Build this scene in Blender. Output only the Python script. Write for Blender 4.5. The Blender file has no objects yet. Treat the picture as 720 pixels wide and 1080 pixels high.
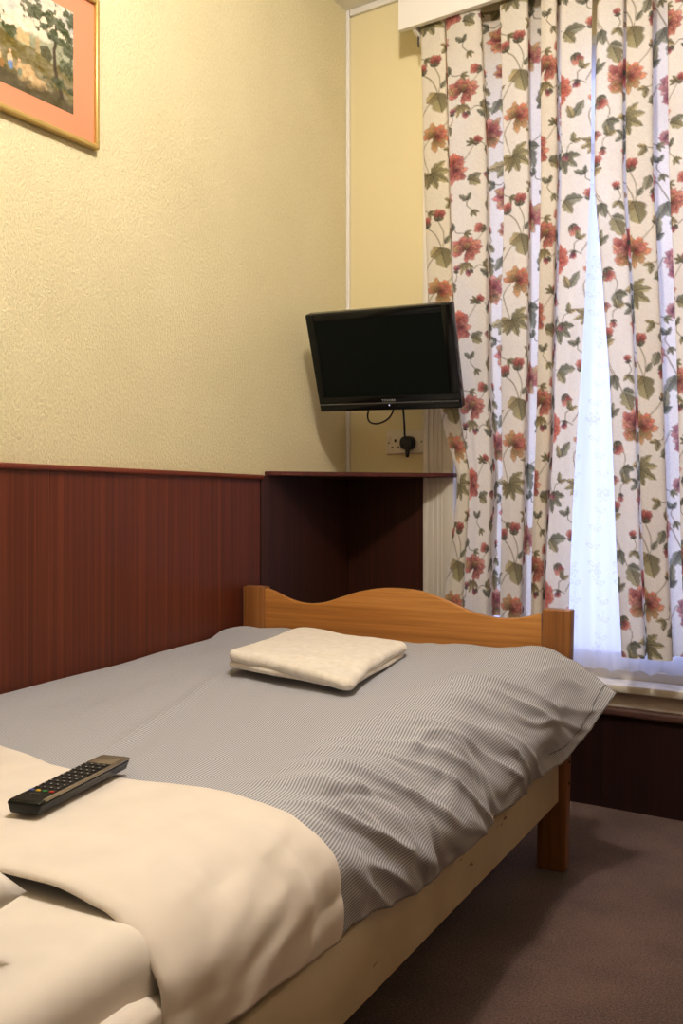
import bpy, bmesh, math, random
import numpy as np
from mathutils import Vector, Matrix, Euler

random.seed(7)
RNG = np.random.default_rng(11)
scene = bpy.context.scene
COL = scene.collection

# ---------------------------------------------------------------- helpers
def tag(o, label=None, cat=None, group=None, kind=None):
    if label: o['label'] = label
    if cat: o['category'] = cat
    if group: o['group'] = group
    if kind: o['kind'] = kind
    return o

def link(name, me, parent=None):
    o = bpy.data.objects.new(name, me)
    COL.objects.link(o)
    if parent is not None: o.parent = parent
    return o

def empty(name, loc=(0, 0, 0), rotz=0.0):
    o = bpy.data.objects.new(name, None)
    COL.objects.link(o)
    o.location = loc
    o.rotation_euler = (0, 0, rotz)
    o.empty_display_size = 0.05
    return o

def build(name, bm, mat, parent=None, smooth=True, angle=35):
    """bmesh -> one mesh object"""
    bmesh.ops.recalc_face_normals(bm, faces=bm.faces[:])
    me = bpy.data.meshes.new(name)
    bm.to_mesh(me); bm.free()
    if mat: me.materials.append(mat)
    if smooth:
        for p in me.polygons: p.use_smooth = True
        me.set_sharp_from_angle(angle=math.radians(angle))
    return link(name, me, parent)

def add_box(bm, x0, x1, y0, y1, z0, z1, bev=0.0, seg=2):
    M = Matrix.Translation(((x0+x1)/2, (y0+y1)/2, (z0+z1)/2)) @ Matrix.Diagonal((x1-x0, y1-y0, z1-z0, 1))
    r = bmesh.ops.create_cube(bm, size=1.0, matrix=M)
    if bev > 0:
        es = {e for v in r['verts'] for e in v.link_edges}
        bmesh.ops.bevel(bm, geom=list(es), offset=bev, segments=seg, affect='EDGES', profile=0.5)
    return bm

def box(name, x0, x1, y0, y1, z0, z1, mat, parent=None, bev=0.0, seg=2):
    bm = bmesh.new(); add_box(bm, x0, x1, y0, y1, z0, z1, bev, seg)
    return build(name, bm, mat, parent)

def add_tube(bm, pts, r, seg=10):
    pts = [Vector(p) for p in pts]
    rings = []
    up = Vector((0.13, 0.27, 0.95)).normalized()
    for i, p in enumerate(pts):
        t = (pts[min(i+1, len(pts)-1)] - pts[max(i-1, 0)]).normalized()
        a = t.cross(up)
        if a.length < 1e-3: a = t.cross(Vector((1, 0, 0)))
        a.normalize(); b = t.cross(a).normalized()
        rings.append([bm.verts.new(p + (a*math.cos(k*2*math.pi/seg) + b*math.sin(k*2*math.pi/seg))*r) for k in range(seg)])
    for i in range(len(rings)-1):
        for k in range(seg):
            bm.faces.new((rings[i][k], rings[i][(k+1) % seg], rings[i+1][(k+1) % seg], rings[i+1][k]))
    bm.faces.new(rings[0]); bm.faces.new(rings[-1][::-1])
    return bm

def add_cyl(bm, c, axis, r, h, seg=24, r2=None):
    q = Vector((0, 0, 1)).rotation_difference(Vector(axis)).to_matrix().to_4x4()
    bmesh.ops.create_cone(bm, cap_ends=True, segments=seg, radius1=r, radius2=r if r2 is None else r2,
                          depth=h, matrix=Matrix.Translation(c) @ q)
    return bm

def bez(pts, n=24):
    """Catmull-Rom through pts"""
    P = np.array(pts, float)
    P = np.vstack([2*P[0]-P[1], P, 2*P[-1]-P[-2]])
    out = []
    for i in range(1, len(P)-2):
        for t in np.linspace(0, 1, n, endpoint=False):
            a, b, c, d = P[i-1], P[i], P[i+1], P[i+2]
            out.append(0.5*((2*b)+(c-a)*t+(2*a-5*b+4*c-d)*t*t+(3*b-a-3*c+d)*t**3))
    out.append(P[-2])
    return np.array(out)

def grid_mesh(name, P, mat, parent=None, col=None, fab=None, origin=None, smooth=True):
    """P: (rows, cols, 3) numpy grid of points -> mesh object"""
    nr, nc = P.shape[:2]
    V = P.reshape(-1, 3).astype(np.float32)
    if origin is not None: V = V - np.array(origin, np.float32)
    idx = np.arange(nr*nc).reshape(nr, nc)
    F = np.stack([idx[:-1, :-1], idx[:-1, 1:], idx[1:, 1:], idx[1:, :-1]], -1).reshape(-1, 4)
    me = bpy.data.meshes.new(name)
    me.vertices.add(len(V)); me.vertices.foreach_set('co', V.ravel())
    me.loops.add(F.size); me.loops.foreach_set('vertex_index', F.ravel().astype(np.int32))
    me.polygons.add(len(F))
    me.polygons.foreach_set('loop_start', np.arange(0, F.size, 4, dtype=np.int32))
    if smooth: me.polygons.foreach_set('use_smooth', np.ones(len(F), bool))
    me.update(calc_edges=True)
    if col is not None:
        a = me.color_attributes.new('pattern', 'FLOAT_COLOR', 'POINT')
        c = np.ones((len(V), 4), np.float32); c[:, :3] = col.reshape(-1, 3)
        a.data.foreach_set('color', c.ravel())
    if fab is not None:
        a = me.attributes.new('fab', 'FLOAT_VECTOR', 'POINT')
        f3 = np.zeros((len(V), 3), np.float32); f3[:, :2] = fab.reshape(-1, 2)
        a.data.foreach_set('vector', f3.ravel())
    me.validate()
    if mat: me.materials.append(mat)
    o = link(name, me, parent)
    if origin is not None: o.location = origin
    return o

def lin(c):
    c = np.asarray(c, float)/255.0
    return np.where(c <= 0.04045, c/12.92, ((c+0.055)/1.055)**2.4)

def L(r, g, b): return tuple(lin((r, g, b))) + (1.0,)

_perm = RNG.random((64, 64))
def vnoise(x, y, seed=0):
    """smooth tiling value noise in -1..1"""
    x = np.asarray(x, float)+seed*7.31; y = np.asarray(y, float)+seed*3.77
    xi = np.floor(x).astype(int); yi = np.floor(y).astype(int)
    fx = x-xi; fy = y-yi
    fx = fx*fx*fx*(fx*(fx*6-15)+10); fy = fy*fy*fy*(fy*(fy*6-15)+10)
    g = lambda a, b: _perm[a % 64, b % 64]
    return 2*((g(xi, yi)*(1-fx)+g(xi+1, yi)*fx)*(1-fy)+(g(xi, yi+1)*(1-fx)+g(xi+1, yi+1)*fx)*fy)-1

# ---------------------------------------------------------------- materials
def new_mat(name):
    m = bpy.data.materials.new(name); m.use_nodes = True
    nt = m.node_tree
    b = nt.nodes.get('Principled BSDF')
    return m, nt, b, nt.nodes.get('Material Output')

def simple(name, c, rough=0.5, metal=0.0, spec=0.5, coat=0.0):
    m, nt, b, o = new_mat(name)
    b.inputs['Base Color'].default_value = c
    b.inputs['Roughness'].default_value = rough
    b.inputs['Metallic'].default_value = metal
    b.inputs['Specular IOR Level'].default_value = spec
    b.inputs['Coat Weight'].default_value = coat
    return m

def nd(nt, t, **kw):
    n = nt.nodes.new(t)
    for k, v in kw.items(): setattr(n, k, v)
    return n

def coords(nt, scale=(1, 1, 1), rot=(0, 0, 0)):
    tc = nd(nt, 'ShaderNodeTexCoord'); mp = nd(nt, 'ShaderNodeMapping')
    mp.inputs['Scale'].default_value = scale; mp.inputs['Rotation'].default_value = rot
    nt.links.new(tc.outputs['Object'], mp.inputs['Vector'])
    return mp.outputs['Vector']

def noise(nt, vec, scale, detail=3, rough=0.55):
    n = nd(nt, 'ShaderNodeTexNoise')
    n.inputs['Scale'].default_value = scale; n.inputs['Detail'].default_value = detail
    n.inputs['Roughness'].default_value = rough
    nt.links.new(vec, n.inputs['Vector'])
    return n.outputs['Fac']

def ramp(nt, fac, stops):
    r = nd(nt, 'ShaderNodeValToRGB')
    el = r.color_ramp.elements
    while len(el) < len(stops): el.new(0.5)
    for e, (p, c) in zip(el, stops): e.position = p; e.color = c
    nt.links.new(fac, r.inputs['Fac'])
    return r.outputs['Color']

def bump(nt, b, h, strength, dist):
    n = nd(nt, 'ShaderNodeBump')
    n.inputs['Strength'].default_value = strength; n.inputs['Distance'].default_value = dist
    nt.links.new(h, n.inputs['Height']); nt.links.new(n.outputs['Normal'], b.inputs['Normal'])

def mat_wallpaper(name, c1, c2, strength=0.5):
    m, nt, b, o = new_mat(name)
    v = coords(nt, (1, 1, 0.62))
    n1 = noise(nt, v, 205, 4, 0.65)
    v2 = coords(nt)
    n2 = noise(nt, v2, 3, 2)
    n3 = noise(nt, v, 120, 3, 0.6)
    mx = nd(nt, 'ShaderNodeMath', operation='MULTIPLY_ADD')
    nt.links.new(n1, mx.inputs[0]); mx.inputs[1].default_value = 0.9; nt.links.new(n2, mx.inputs[2]); mx.inputs[1].default_value = 1.0 if strength > 0.3 else 0.2
    sc2 = nd(nt, 'ShaderNodeMath', operation='MULTIPLY_ADD'); nt.links.new(n2, sc2.inputs[0]); sc2.inputs[1].default_value = 0.4; sc2.inputs[2].default_value = 0.1; nt.links.new(sc2.outputs[0], mx.inputs[2])
    nt.links.new(ramp(nt, mx.outputs[0], [(0.45, c1), (1.0, c2)]), b.inputs['Base Color'])
    b.inputs['Roughness'].default_value = 0.75
    b.inputs['Specular IOR Level'].default_value = 0.25
    bump(nt, b, n1, strength, 0.007)
    return m

def mat_wood(name, cols, axis='Z', rough=0.35, scale=1.0, coat=0.0, seam=None):
    """long streaky grain along one axis"""
    m, nt, b, o = new_mat(name)
    sc = {'X': (1.2, 45, 45), 'Y': (45, 1.2, 45), 'Z': (85, 85, 0.7)}[axis]
    v = coords(nt, tuple(s*scale for s in sc))
    n1 = noise(nt, v, 1.0, 5, 0.65)
    v2 = coords(nt, tuple(s*scale*3.5 for s in sc))
    n2 = noise(nt, v2, 1.0, 3, 0.6)
    mx = nd(nt, 'ShaderNodeMath', operation='MULTIPLY_ADD')
    nt.links.new(n2, mx.inputs[0]); mx.inputs[1].default_value = 0.45; nt.links.new(n1, mx.inputs[2])
    c = ramp(nt, mx.outputs[0], [(0.48, cols[0]), (0.72, cols[1]), (0.98, cols[2])])
    nt.links.new(c, b.inputs['Base Color'])
    b.inputs['Roughness'].default_value = rough
    b.inputs['Coat Weight'].default_value = coat
    b.inputs['Coat Roughness'].default_value = 0.25
    bump(nt, b, mx.outputs[0], 0.12, 0.002)
    return m

def mat_cloth(name, c, weave=900, strength=0.15, rough=0.9, soft=12):
    m, nt, b, o = new_mat(name)
    v = coords(nt)
    n1 = noise(nt, v, weave, 2); n2 = noise(nt, v, soft, 2)
    c2 = tuple(x*0.93 for x in c[:3])+(1,)
    nt.links.new(ramp(nt, n2, [(0.35, c2), (0.65, c)]), b.inputs['Base Color'])
    b.inputs['Roughness'].default_value = rough
    b.inputs['Specular IOR Level'].default_value = 0.15
    b.inputs['Sheen Weight'].default_value = 0.15
    bump(nt, b, n1, strength, 0.002)
    return m

M = {}
M['wall'] = mat_wallpaper('textured_cream_wallpaper', L(220, 209, 166), L(243, 233, 194), 0.8)
M['wall_plain'] = mat_wallpaper('plain_cream_paint', L(228, 216, 174), L(236, 225, 186), 0.12)
M['ceiling'] = simple('ceiling_paint', L(238, 234, 222), 0.8)
M['white_paint'] = simple('white_gloss_paint', L(228, 222, 210), 0.35)
M['trim_white'] = simple('white_trim', L(234, 231, 224), 0.45)
M['panel'] = mat_wood('mahogany_panel', [L(76, 33, 18), L(96, 44, 24), L(118, 60, 34)], 'Z', 0.42)
M['panel_dark'] = mat_wood('shade_darkened_mahogany_panel', [L(29, 14, 13), L(40, 19, 17), L(54, 28, 24)], 'Z', 0.42)  # mahogany darkened to hold the shade on the backlit window wall
M['panel_mid'] = mat_wood('shadowed_mahogany_panel', [L(44, 20, 12), L(58, 27, 16), L(76, 38, 24)], 'Z', 0.45)  # same wood as the left wall, the shelf's shadow put into its colour
M['cap'] = mat_wood('mahogany_capping', [L(88, 36, 20), L(116, 52, 30), L(140, 70, 40)], 'Y', 0.35)
M['cap_x'] = mat_wood('mahogany_capping_window', [L(74, 50, 45), L(94, 66, 60), L(112, 82, 74)], 'X', 0.4)
M['shelf'] = mat_wood('shelf_wood', [L(66, 30, 26), L(84, 38, 33), L(104, 50, 42)], 'X', 0.35)
M['pine'] = mat_wood('varnished_pine', [L(140, 90, 42), L(172, 118, 58), L(196, 146, 84)], 'X', 0.35, 0.8, 0.15)
M['pine_post'] = mat_wood('varnished_pine_post', [L(104, 64, 32), L(138, 90, 46), L(162, 114, 66)], 'Z', 0.35, 0.8, 0.15)  # the footboard's pine, darkened all over for the shade on the post

def mat_rail():
    m, nt, b, o = new_mat('scuffed_cream_paint')
    v = coords(nt, (30, 9, 30), (0.5, 0, 0)); n = noise(nt, v, 1.0, 6, 0.7)
    v2 = coords(nt); n2 = noise(nt, v2, 6, 3)
    mask = ramp(nt, n, [(0.655, (0, 0, 0, 1)), (0.68, (1, 1, 1, 1))])
    base = ramp(nt, n2, [(0.3, L(188, 172, 138)), (0.7, L(206, 192, 160))])
    mx = nd(nt, 'ShaderNodeMix', data_type='RGBA')
    nt.links.new(mask, mx.inputs[0]); nt.links.new(base, mx.inputs[6]); mx.inputs[7].default_value = L(112, 70, 34)
    nt.links.new(mx.outputs[2], b.inputs['Base Color'])
    b.inputs['Roughness'].default_value = 0.5
    return m
M['rail'] = mat_rail()

def mat_carpet():
    m, nt, b, o = new_mat('mauve_brown_carpet')
    v = coords(nt)
    n1 = noise(nt, v, 240, 3, 0.75); n2 = noise(nt, v, 5, 3)
    mx = nd(nt, 'ShaderNodeMath', operation='MULTIPLY_ADD')
    nt.links.new(n1, mx.inputs[0]); mx.inputs[1].default_value = 1.0; n3 = nd(nt, 'ShaderNodeMath', operation='MULTIPLY_ADD'); nt.links.new(n2, n3.inputs[0]); n3.inputs[1].default_value = 0.35; n3.inputs[2].default_value = 0.25; nt.links.new(n3.outputs[0], mx.inputs[2])
    nt.links.new(ramp(nt, mx.outputs[0], [(0.65, L(62, 47, 43)), (0.9, L(90, 70, 64)), (1.15, L(120, 96, 86))]), b.inputs['Base Color'])
    b.inputs['Roughness'].default_value = 0.97
    b.inputs['Specular IOR Level'].default_value = 0.1
    b.inputs['Sheen Weight'].default_value = 0.2
    bump(nt, b, n1, 0.7, 0.006)
    return m
M['carpet'] = mat_carpet()

def mat_stripe():
    m, nt, b, o = new_mat('grey_pinstripe_cotton')
    at = nd(nt, 'ShaderNodeAttribute', attribute_name='fab')
    sx = nd(nt, 'ShaderNodeSeparateXYZ'); nt.links.new(at.outputs['Vector'], sx.inputs[0])
    mu = nd(nt, 'ShaderNodeMath', operation='MULTIPLY'); nt.links.new(sx.outputs[0], mu.inputs[0]); mu.inputs[1].default_value = 2*math.pi/0.0046
    sn = nd(nt, 'ShaderNodeMath', operation='SINE'); nt.links.new(mu.outputs[0], sn.inputs[0])
    ma = nd(nt, 'ShaderNodeMath', operation='MULTIPLY_ADD'); nt.links.new(sn.outputs[0], ma.inputs[0]); ma.inputs[1].default_value = 0.5; ma.inputs[2].default_value = 0.5
    nt.links.new(ramp(nt, ma.outputs[0], [(0.2, L(134, 135, 142)), (0.75, L(190, 190, 194))]), b.inputs['Base Color'])
    b.inputs['Roughness'].default_value = 0.9
    b.inputs['Specular IOR Level'].default_value = 0.15
    b.inputs['Sheen Weight'].default_value = 0.1
    v = coords(nt); bump(nt, b, noise(nt, v, 700, 2), 0.1, 0.002)
    return m
M['stripe'] = mat_stripe()
M['sheet'] = mat_cloth('white_bed_linen', L(226, 217, 206), 900, 0.08)
M['sheet2'] = mat_cloth('white_fitted_sheet', L(224, 216, 205), 900, 0.08)
M['pillow'] = mat_cloth('white_pillowcase', L(240, 234, 224), 900, 0.08)

def mat_towel():
    m, nt, b, o = new_mat('white_terry_towel')
    v = coords(nt); n1 = noise(nt, v, 420, 3, 0.7); n2 = noise(nt, v, 60, 2)
    nt.links.new(ramp(nt, n2, [(0.3, L(234, 226, 212)), (0.7, L(246, 240, 230))]), b.inputs['Base Color'])
    b.inputs['Roughness'].default_value = 0.95; b.inputs['Sheen Weight'].default_value = 0.3
    b.inputs['Specular IOR Level'].default_value = 0.1
    bump(nt, b, n1, 0.6, 0.004)
    return m
M['towel'] = mat_towel()
M['black'] = simple('gloss_black_plastic', L(12, 15, 14), 0.2, 0, 0.3, 0.1)
M['black_matt'] = simple('matt_black_plastic', L(20, 20, 21), 0.45)
M['screen'] = simple('dark_lcd_screen', L(13, 19, 16), 0.4, 0, 0.12)
M['chrome'] = simple('chrome_strip', L(150, 152, 150), 0.3, 0.9)
M['silver'] = simple('brushed_silver_plastic', L(150, 140, 124), 0.35, 0.6)
M['socket'] = simple('white_socket_plastic', L(226, 216, 196), 0.35)
M['hole'] = simple('socket_slot_dark', L(30, 26, 22), 0.8)
M['metal'] = simple('grey_metal', L(120, 118, 122), 0.35, 0.8)
M['key'] = simple('grey_rubber_key', L(58, 58, 58), 0.5)
M['key_red'] = simple('red_key', L(196, 60, 44), 0.5)
M['key_green'] = simple('green_key', L(56, 140, 80), 0.5)
M['key_yellow'] = simple('yellow_key', L(214, 178, 60), 0.5)
M['key_blue'] = simple('blue_key', L(70, 90, 170), 0.5)
M['text_grey'] = simple('pale_grey_lettering', L(176, 178, 174), 0.4)

def emit(name, c, s):
    m, nt, b, o = new_mat(name)
    b.inputs['Emission Color'].default_value = c; b.inputs['Emission Strength'].default_value = s
    return m
M['led'] = emit('blue_white_standby_light', L(190, 200, 255), 3.0)
M['gold'] = simple('pale_gold_frame', L(206, 178, 112), 0.32, 0.55)
M['mount'] = mat_cloth('salmon_mount_board', L(212, 146, 112), 1200, 0.03, 0.6, 3)

def mat_vcol(name, trans, rough=0.85, tint=(1, 1, 1, 1)):
    m, nt, b, o = new_mat(name)
    at = nd(nt, 'ShaderNodeAttribute', attribute_name='pattern')
    nt.links.new(at.outputs['Color'], b.inputs['Base Color'])
    b.inputs['Roughness'].default_value = rough; b.inputs['Specular IOR Level'].default_value = 0.15
    if trans > 0:
        tr = nd(nt, 'ShaderNodeBsdfTranslucent'); nt.links.new(at.outputs['Color'], tr.inputs['Color'])
        mx = nd(nt, 'ShaderNodeMixShader'); mx.inputs[0].default_value = trans
        nt.links.new(b.outputs[0], mx.inputs[1]); nt.links.new(tr.outputs[0], mx.inputs[2])
        nt.links.new(mx.outputs[0], o.inputs['Surface'])
        v = coords(nt); n1 = noise(nt, v, 800, 2); bump(nt, b, n1, 0.1, 0.002)
    return m
M['floral'] = mat_vcol('floral_curtain_cotton', 0.48)
M['print'] = mat_vcol('printed_landscape', 0.0, 0.4)

def mat_net():
    m, nt, b, o = new_mat('sheer_net_fabric')
    at = nd(nt, 'ShaderNodeAttribute', attribute_name='pattern')
    df = nd(nt, 'ShaderNodeBsdfDiffuse'); nt.links.new(at.outputs['Color'], df.inputs['Color'])
    tl = nd(nt, 'ShaderNodeBsdfTranslucent'); nt.links.new(at.outputs['Color'], tl.inputs['Color'])
    tp = nd(nt, 'ShaderNodeBsdfTransparent')
    m1 = nd(nt, 'ShaderNodeMixShader'); m1.inputs[0].default_value = 0.6
    nt.links.new(df.outputs[0], m1.inputs[1]); nt.links.new(tl.outputs[0], m1.inputs[2])
    m2 = nd(nt, 'ShaderNodeMixShader'); m2.inputs[0].default_value = 0.16
    nt.links.new(m1.outputs[0], m2.inputs[1]); nt.links.new(tp.outputs[0], m2.inputs[2])
    nt.links.new(m2.outputs[0], o.inputs['Surface'])
    return m
M['net'] = mat_net()

def mat_glass():
    m, nt, b, o = new_mat('window_glass')
    tp = nd(nt, 'ShaderNodeBsdfTransparent'); gl = nd(nt, 'ShaderNodeBsdfGlossy'); gl.inputs['Roughness'].default_value = 0.02
    mx = nd(nt, 'ShaderNodeMixShader'); mx.inputs[0].default_value = 0.06
    nt.links.new(tp.outputs[0], mx.inputs[1]); nt.links.new(gl.outputs[0], mx.inputs[2]); nt.links.new(mx.outputs[0], o.inputs['Surface'])
    return m
M['glass'] = mat_glass()

# ---------------------------------------------------------------- the room shell
XR, YB, ZC = 2.35, -3.35, 2.512          # right wall, wall behind, ceiling height
WX0, WX1, WZ0, WZ1 = 0.40, 1.60, 0.352, 2.20   # window opening

def struct(o): o['kind'] = 'structure'; return o
struct(box('floor', -0.12, XR+0.12, YB-0.12, 0.20, -0.08, 0, M['carpet']))
struct(box('ceiling', -0.12, XR+0.12, YB-0.12, 0.20, ZC, ZC+0.08, M['ceiling']))
struct(box('wall_left', -0.12, 0, YB-0.12, 0.20, 0, ZC, M['wall']))
M['wall_pale'] = mat_wallpaper('pale_paint', L(206, 196, 172), L(214, 204, 180), 0.12)
struct(box('wall_right', XR, XR+0.12, YB-0.12, 0.20, 0, ZC, M['wall_pale']))
struct(box('wall_front', 0, XR, YB-0.12, YB, 0, ZC, M['wall_pale']))
bm = bmesh.new()
add_box(bm, 0, WX0, 0, 0.20, 0, ZC); add_box(bm, WX1, XR, 0, 0.20, 0, ZC)
add_box(bm, WX0, WX1, 0, 0.20, 0, WZ0); add_box(bm, WX0, WX1, 0, 0.20, WZ1, ZC)
struct(build('wall_back', bm, M['wall_plain']))

# mahogany panelling on the left wall: separate sheets with fine seams
bm = bmesh.new()
ys = [YB, -2.62, -1.872, -1.240, -0.486]
for a, b_ in zip(ys[:-1], ys[1:]): add_box(bm, 0, 0.009, a+0.0012, b_-0.0012, 0, 0.932, 0.0012, 1)
add_box(bm, 0, 0.0075, YB, -0.486, 0, 0.93)
struct(build('trim_1', bm, M['panel']))
bm = bmesh.new()                                   # capping strip of the left panelling
add_box(bm, 0, 0.019, YB, -0.478, 0.931, 0.944, 0.005, 3)
struct(build('trim_2', bm, M['cap']))
# panelling that lines the corner below the shelf
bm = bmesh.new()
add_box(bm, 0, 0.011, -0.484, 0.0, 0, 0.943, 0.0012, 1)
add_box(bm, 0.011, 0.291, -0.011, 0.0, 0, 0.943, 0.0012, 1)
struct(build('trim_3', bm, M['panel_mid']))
# panelling below the window with a bullnose capping
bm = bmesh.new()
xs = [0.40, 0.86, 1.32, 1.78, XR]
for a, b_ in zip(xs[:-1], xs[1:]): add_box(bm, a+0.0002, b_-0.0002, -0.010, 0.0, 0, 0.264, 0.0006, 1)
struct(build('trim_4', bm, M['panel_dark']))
bm = bmesh.new(); add_box(bm, 0.40, XR, -0.026, 0.0, 0.264, 0.288, 0.008, 3)
struct(build('trim_5', bm, M['cap_x']))
bm = bmesh.new()                                   # unseen panelling added on the other two walls to damp bounced light
add_box(bm, XR-0.010, XR, YB+0.010, -0.010, 0, 0.94, 0.001, 1); add_box(bm, 0.02, XR-0.010, YB, YB+0.010, 0, 0.94, 0.001, 1)
struct(build('trim_10', bm, M['panel']))
# white cable trunking up the corner, ceiling cove
bm = bmesh.new(); add_box(bm, 0.0, 0.013, -0.013, 0.0, 0.956, ZC, 0.003, 3)
struct(build('trim_6', bm, M['trim_white']))
bm = bmesh.new(); add_box(bm, 0.016, XR, -0.012, 0, ZC-0.022, ZC, 0.003, 2)
struct(build('trim_7', bm, M['trim_white']))
# fluted white architrave at the window's left
bm = bmesh.new()
add_box(bm, 0.294, 0.402, -0.012, 0.0, 0.30, 2.27, 0.002, 2)
for x0, x1, d in ((0.294, 0.312, 0.019), (0.318, 0.330, 0.0165), (0.336, 0.346, 0.015), (0.352, 0.360, 0.0145), (0.366, 0.402, 0.019)):
    add_box(bm, x0, x1, -d, -0.01, 0.30, 2.27, 0.003, 3)
struct(build('trim_8', bm, M['white_paint']))
bm = bmesh.new()                                   # white board between sill and panelling
add_box(bm, 0.402, XR, -0.006, 0.0, 0.288, 0.334, 0.001, 1)
struct(build('trim_9', bm, M['white_paint']))

# the window: frame, sashes, pane, sill
win = empty('window_1', ((WX0+WX1)/2, 0.06, WZ0)); struct(win)
ox, oy, oz = win.location
def wbox(bm, x0, x1, y0, y1, z0, z1, bev=0.003): add_box(bm, x0-ox, x1-ox, y0-oy, y1-oy, z0-oz, z1-oz, bev, 2)
bm = bmesh.new()
wbox(bm, WX0, WX0+0.035, 0.055, 0.11, WZ0, WZ1); wbox(bm, WX1-0.035, WX1, 0.055, 0.11, WZ0, WZ1)
wbox(bm, WX0, WX1, 0.050, 0.11, WZ0, WZ0+0.032); wbox(bm, WX0, WX1, 0.055, 0.11, WZ1-0.035, WZ1)
build('window_frame', bm, M['white_paint'], win)
bm = bmesh.new()
for (z0, z1, y0) in ((WZ0+0.032, 1.92, 0.066), (1.88, WZ1-0.035, 0.088)):
    wbox(bm, WX0+0.035, WX0+0.08, y0, y0+0.02, z0, z1); wbox(bm, WX1-0.08, WX1-0.035, y0, y0+0.02, z0, z1)
    wbox(bm, WX0+0.08, WX1-0.08, y0, y0+0.02, z0, z0+0.045); wbox(bm, WX0+0.08, WX1-0.08, y0, y0+0.02, z1-0.04, z1)
build('sash', bm, M['white_paint'], win)
bm = bmesh.new()
wbox(bm, WX0+0.075, WX1-0.075, 0.074, 0.077, WZ0+0.07, 1.885, 0); wbox(bm, WX0+0.075, WX1-0.075, 0.096, 0.099, 1.92, WZ1-0.07, 0)
build('pane', bm, M['glass'], win)
bm = bmesh.new(); wbox(bm, 0.402, 1.70, -0.040, 0.055, 0.334, 0.357, 0.006)
build('window_sill', bm, M['white_paint'], win)

# ---------------------------------------------------------------- corner shelf
t = empty('corner_shelf', (0, 0, 0.943))
tag(t, 'dark brown triangular corner shelf fixed below the television', 'shelf')
bm = bmesh.new()
out = [(0.0, 0.0), (0.405, -0.0), (0.408, -0.030), (0.395, -0.050), (0.292, -0.150), (0.02, -0.452), (0.0, -0.456)]
vb = [bm.verts.new((x, y, 0)) for x, y in out]; vt = [bm.verts.new((x, y, 0.0125)) for x, y in out]
bm.faces.new(vb[::-1]); bm.faces.new(vt)
for i in range(len(out)): bm.faces.new((vb[i], vb[(i+1) % len(out)], vt[(i+1) % len(out)], vt[i]))
bmesh.ops.bevel(bm, geom=bm.edges[:], offset=0.0018, segments=2, affect='EDGES')
build('shelf_board', bm, M['shelf'], t)

# ---------------------------------------------------------------- bed
PHI = math.asin(0.07); BO = Vector((0.919, -0.525, 0.0))
cph, sph = math.cos(PHI), math.sin(PHI)
def BW(X, Y, Z):
    """bed coordinates (X to the bed's right, Y towards the foot) -> room"""
    X = np.asarray(X, float); Y = np.asarray(Y, float)
    return np.stack([BO.x + X*cph - Y*sph, BO.y + X*sph + Y*cph, np.broadcast_to(np.asarray(Z, float), np.broadcast(X, Y).shape)], -1)

bed = empty('single_bed', BO, PHI)
tag(bed, 'pine single bed with wavy footboard and scuffed cream side rail', 'bed')
def foot_z(X): return 0.611 + (-X/0.91)*0.020
# footboard: one wavy plank
pl = bez([(-0.830, 0.626), (-0.80, 0.618), (-0.745, 0.598), (-0.69, 0.590), (-0.635, 0.597), (-0.585, 0.613), (-0.53, 0.630), (-0.465, 0.641), (-0.405, 0.642),
          (-0.355, 0.637), (-0.30, 0.621), (-0.22, 0.593), (-0.165, 0.583), (-0.12, 0.583), (-0.085, 0.589), (-0.046, 0.600)], 6)
bm = bmesh.new()
rows = []
for x, z in pl:
    rows.append([bm.verts.new(p) for p in ((x, 0.008, 0.30), (x, 0.008, z-0.006), (x, 0.010, z-0.0015), (x, 0.014, z), (x, 0.024, z), (x, 0.028, z-0.0015), (x, 0.030, z-0.006), (x, 0.030, 0.30))])
for a, b_ in zip(rows[:-1], rows[1:]):
    for k in range(8): bm.faces.new((a[k], a[(k+1) % 8], b_[(k+1) % 8], b_[k]))
bm.faces.new(rows[0]); bm.faces.new(rows[-1][::-1])
build('footboard', bm, M['pine'], bed)
for x0, x1 in ((-0.895, -0.826), (-0.056, 0.012)):
    bm = bmesh.new(); add_box(bm, x0, x1, 0.0, 0.036, 0, foot_z((x0+x1)/2), 0.004, 3)
    for v in bm.verts: v.co.x += 0.014*v.co.z/0.6*(x1 > 0)
    p = build('bed_post', bm, M['pine_post'], bed)
    if x1 > -0.1:
        for z in (0.255, 0.205):
            bm = bmesh.new(); add_cyl(bm, (0.0122+0.014*z/0.6, 0.018, z), (1, 0, 0), 0.0035, 0.002, 12)
            build('screw', bm, M['hole'], p)
for x0, x1 in ((-0.024, -0.002), (-0.890, -0.868)):
    bm = bmesh.new(); add_box(bm, x0, x1, -1.93, 0.0, 0.163, 0.284, 0.004, 3)
    build('side_rail', bm, M['rail'], bed)
for x0, x1 in ((-0.912, -0.842), (-0.068, 0.0)):
    bm = bmesh.new(); add_box(bm, x0, x1, -1.966, -1.930, 0, 0.62, 0.004, 3)
    build('bed_post', bm, M['pine_post'], bed)
bm = bmesh.new(); add_box(bm, -0.842, -0.068, -1.958, -1.938, 0.30, 0.60, 0.004, 3)
build('headboard', bm, M['pine'], bed)
bm = bmesh.new()
for k in range(13): add_box(bm, -0.886, -0.026, -1.85+k*0.148, -1.78+k*0.148, 0.268, 0.283, 0.002, 1)
build('slats', bm, M['pine'], bed)

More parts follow.
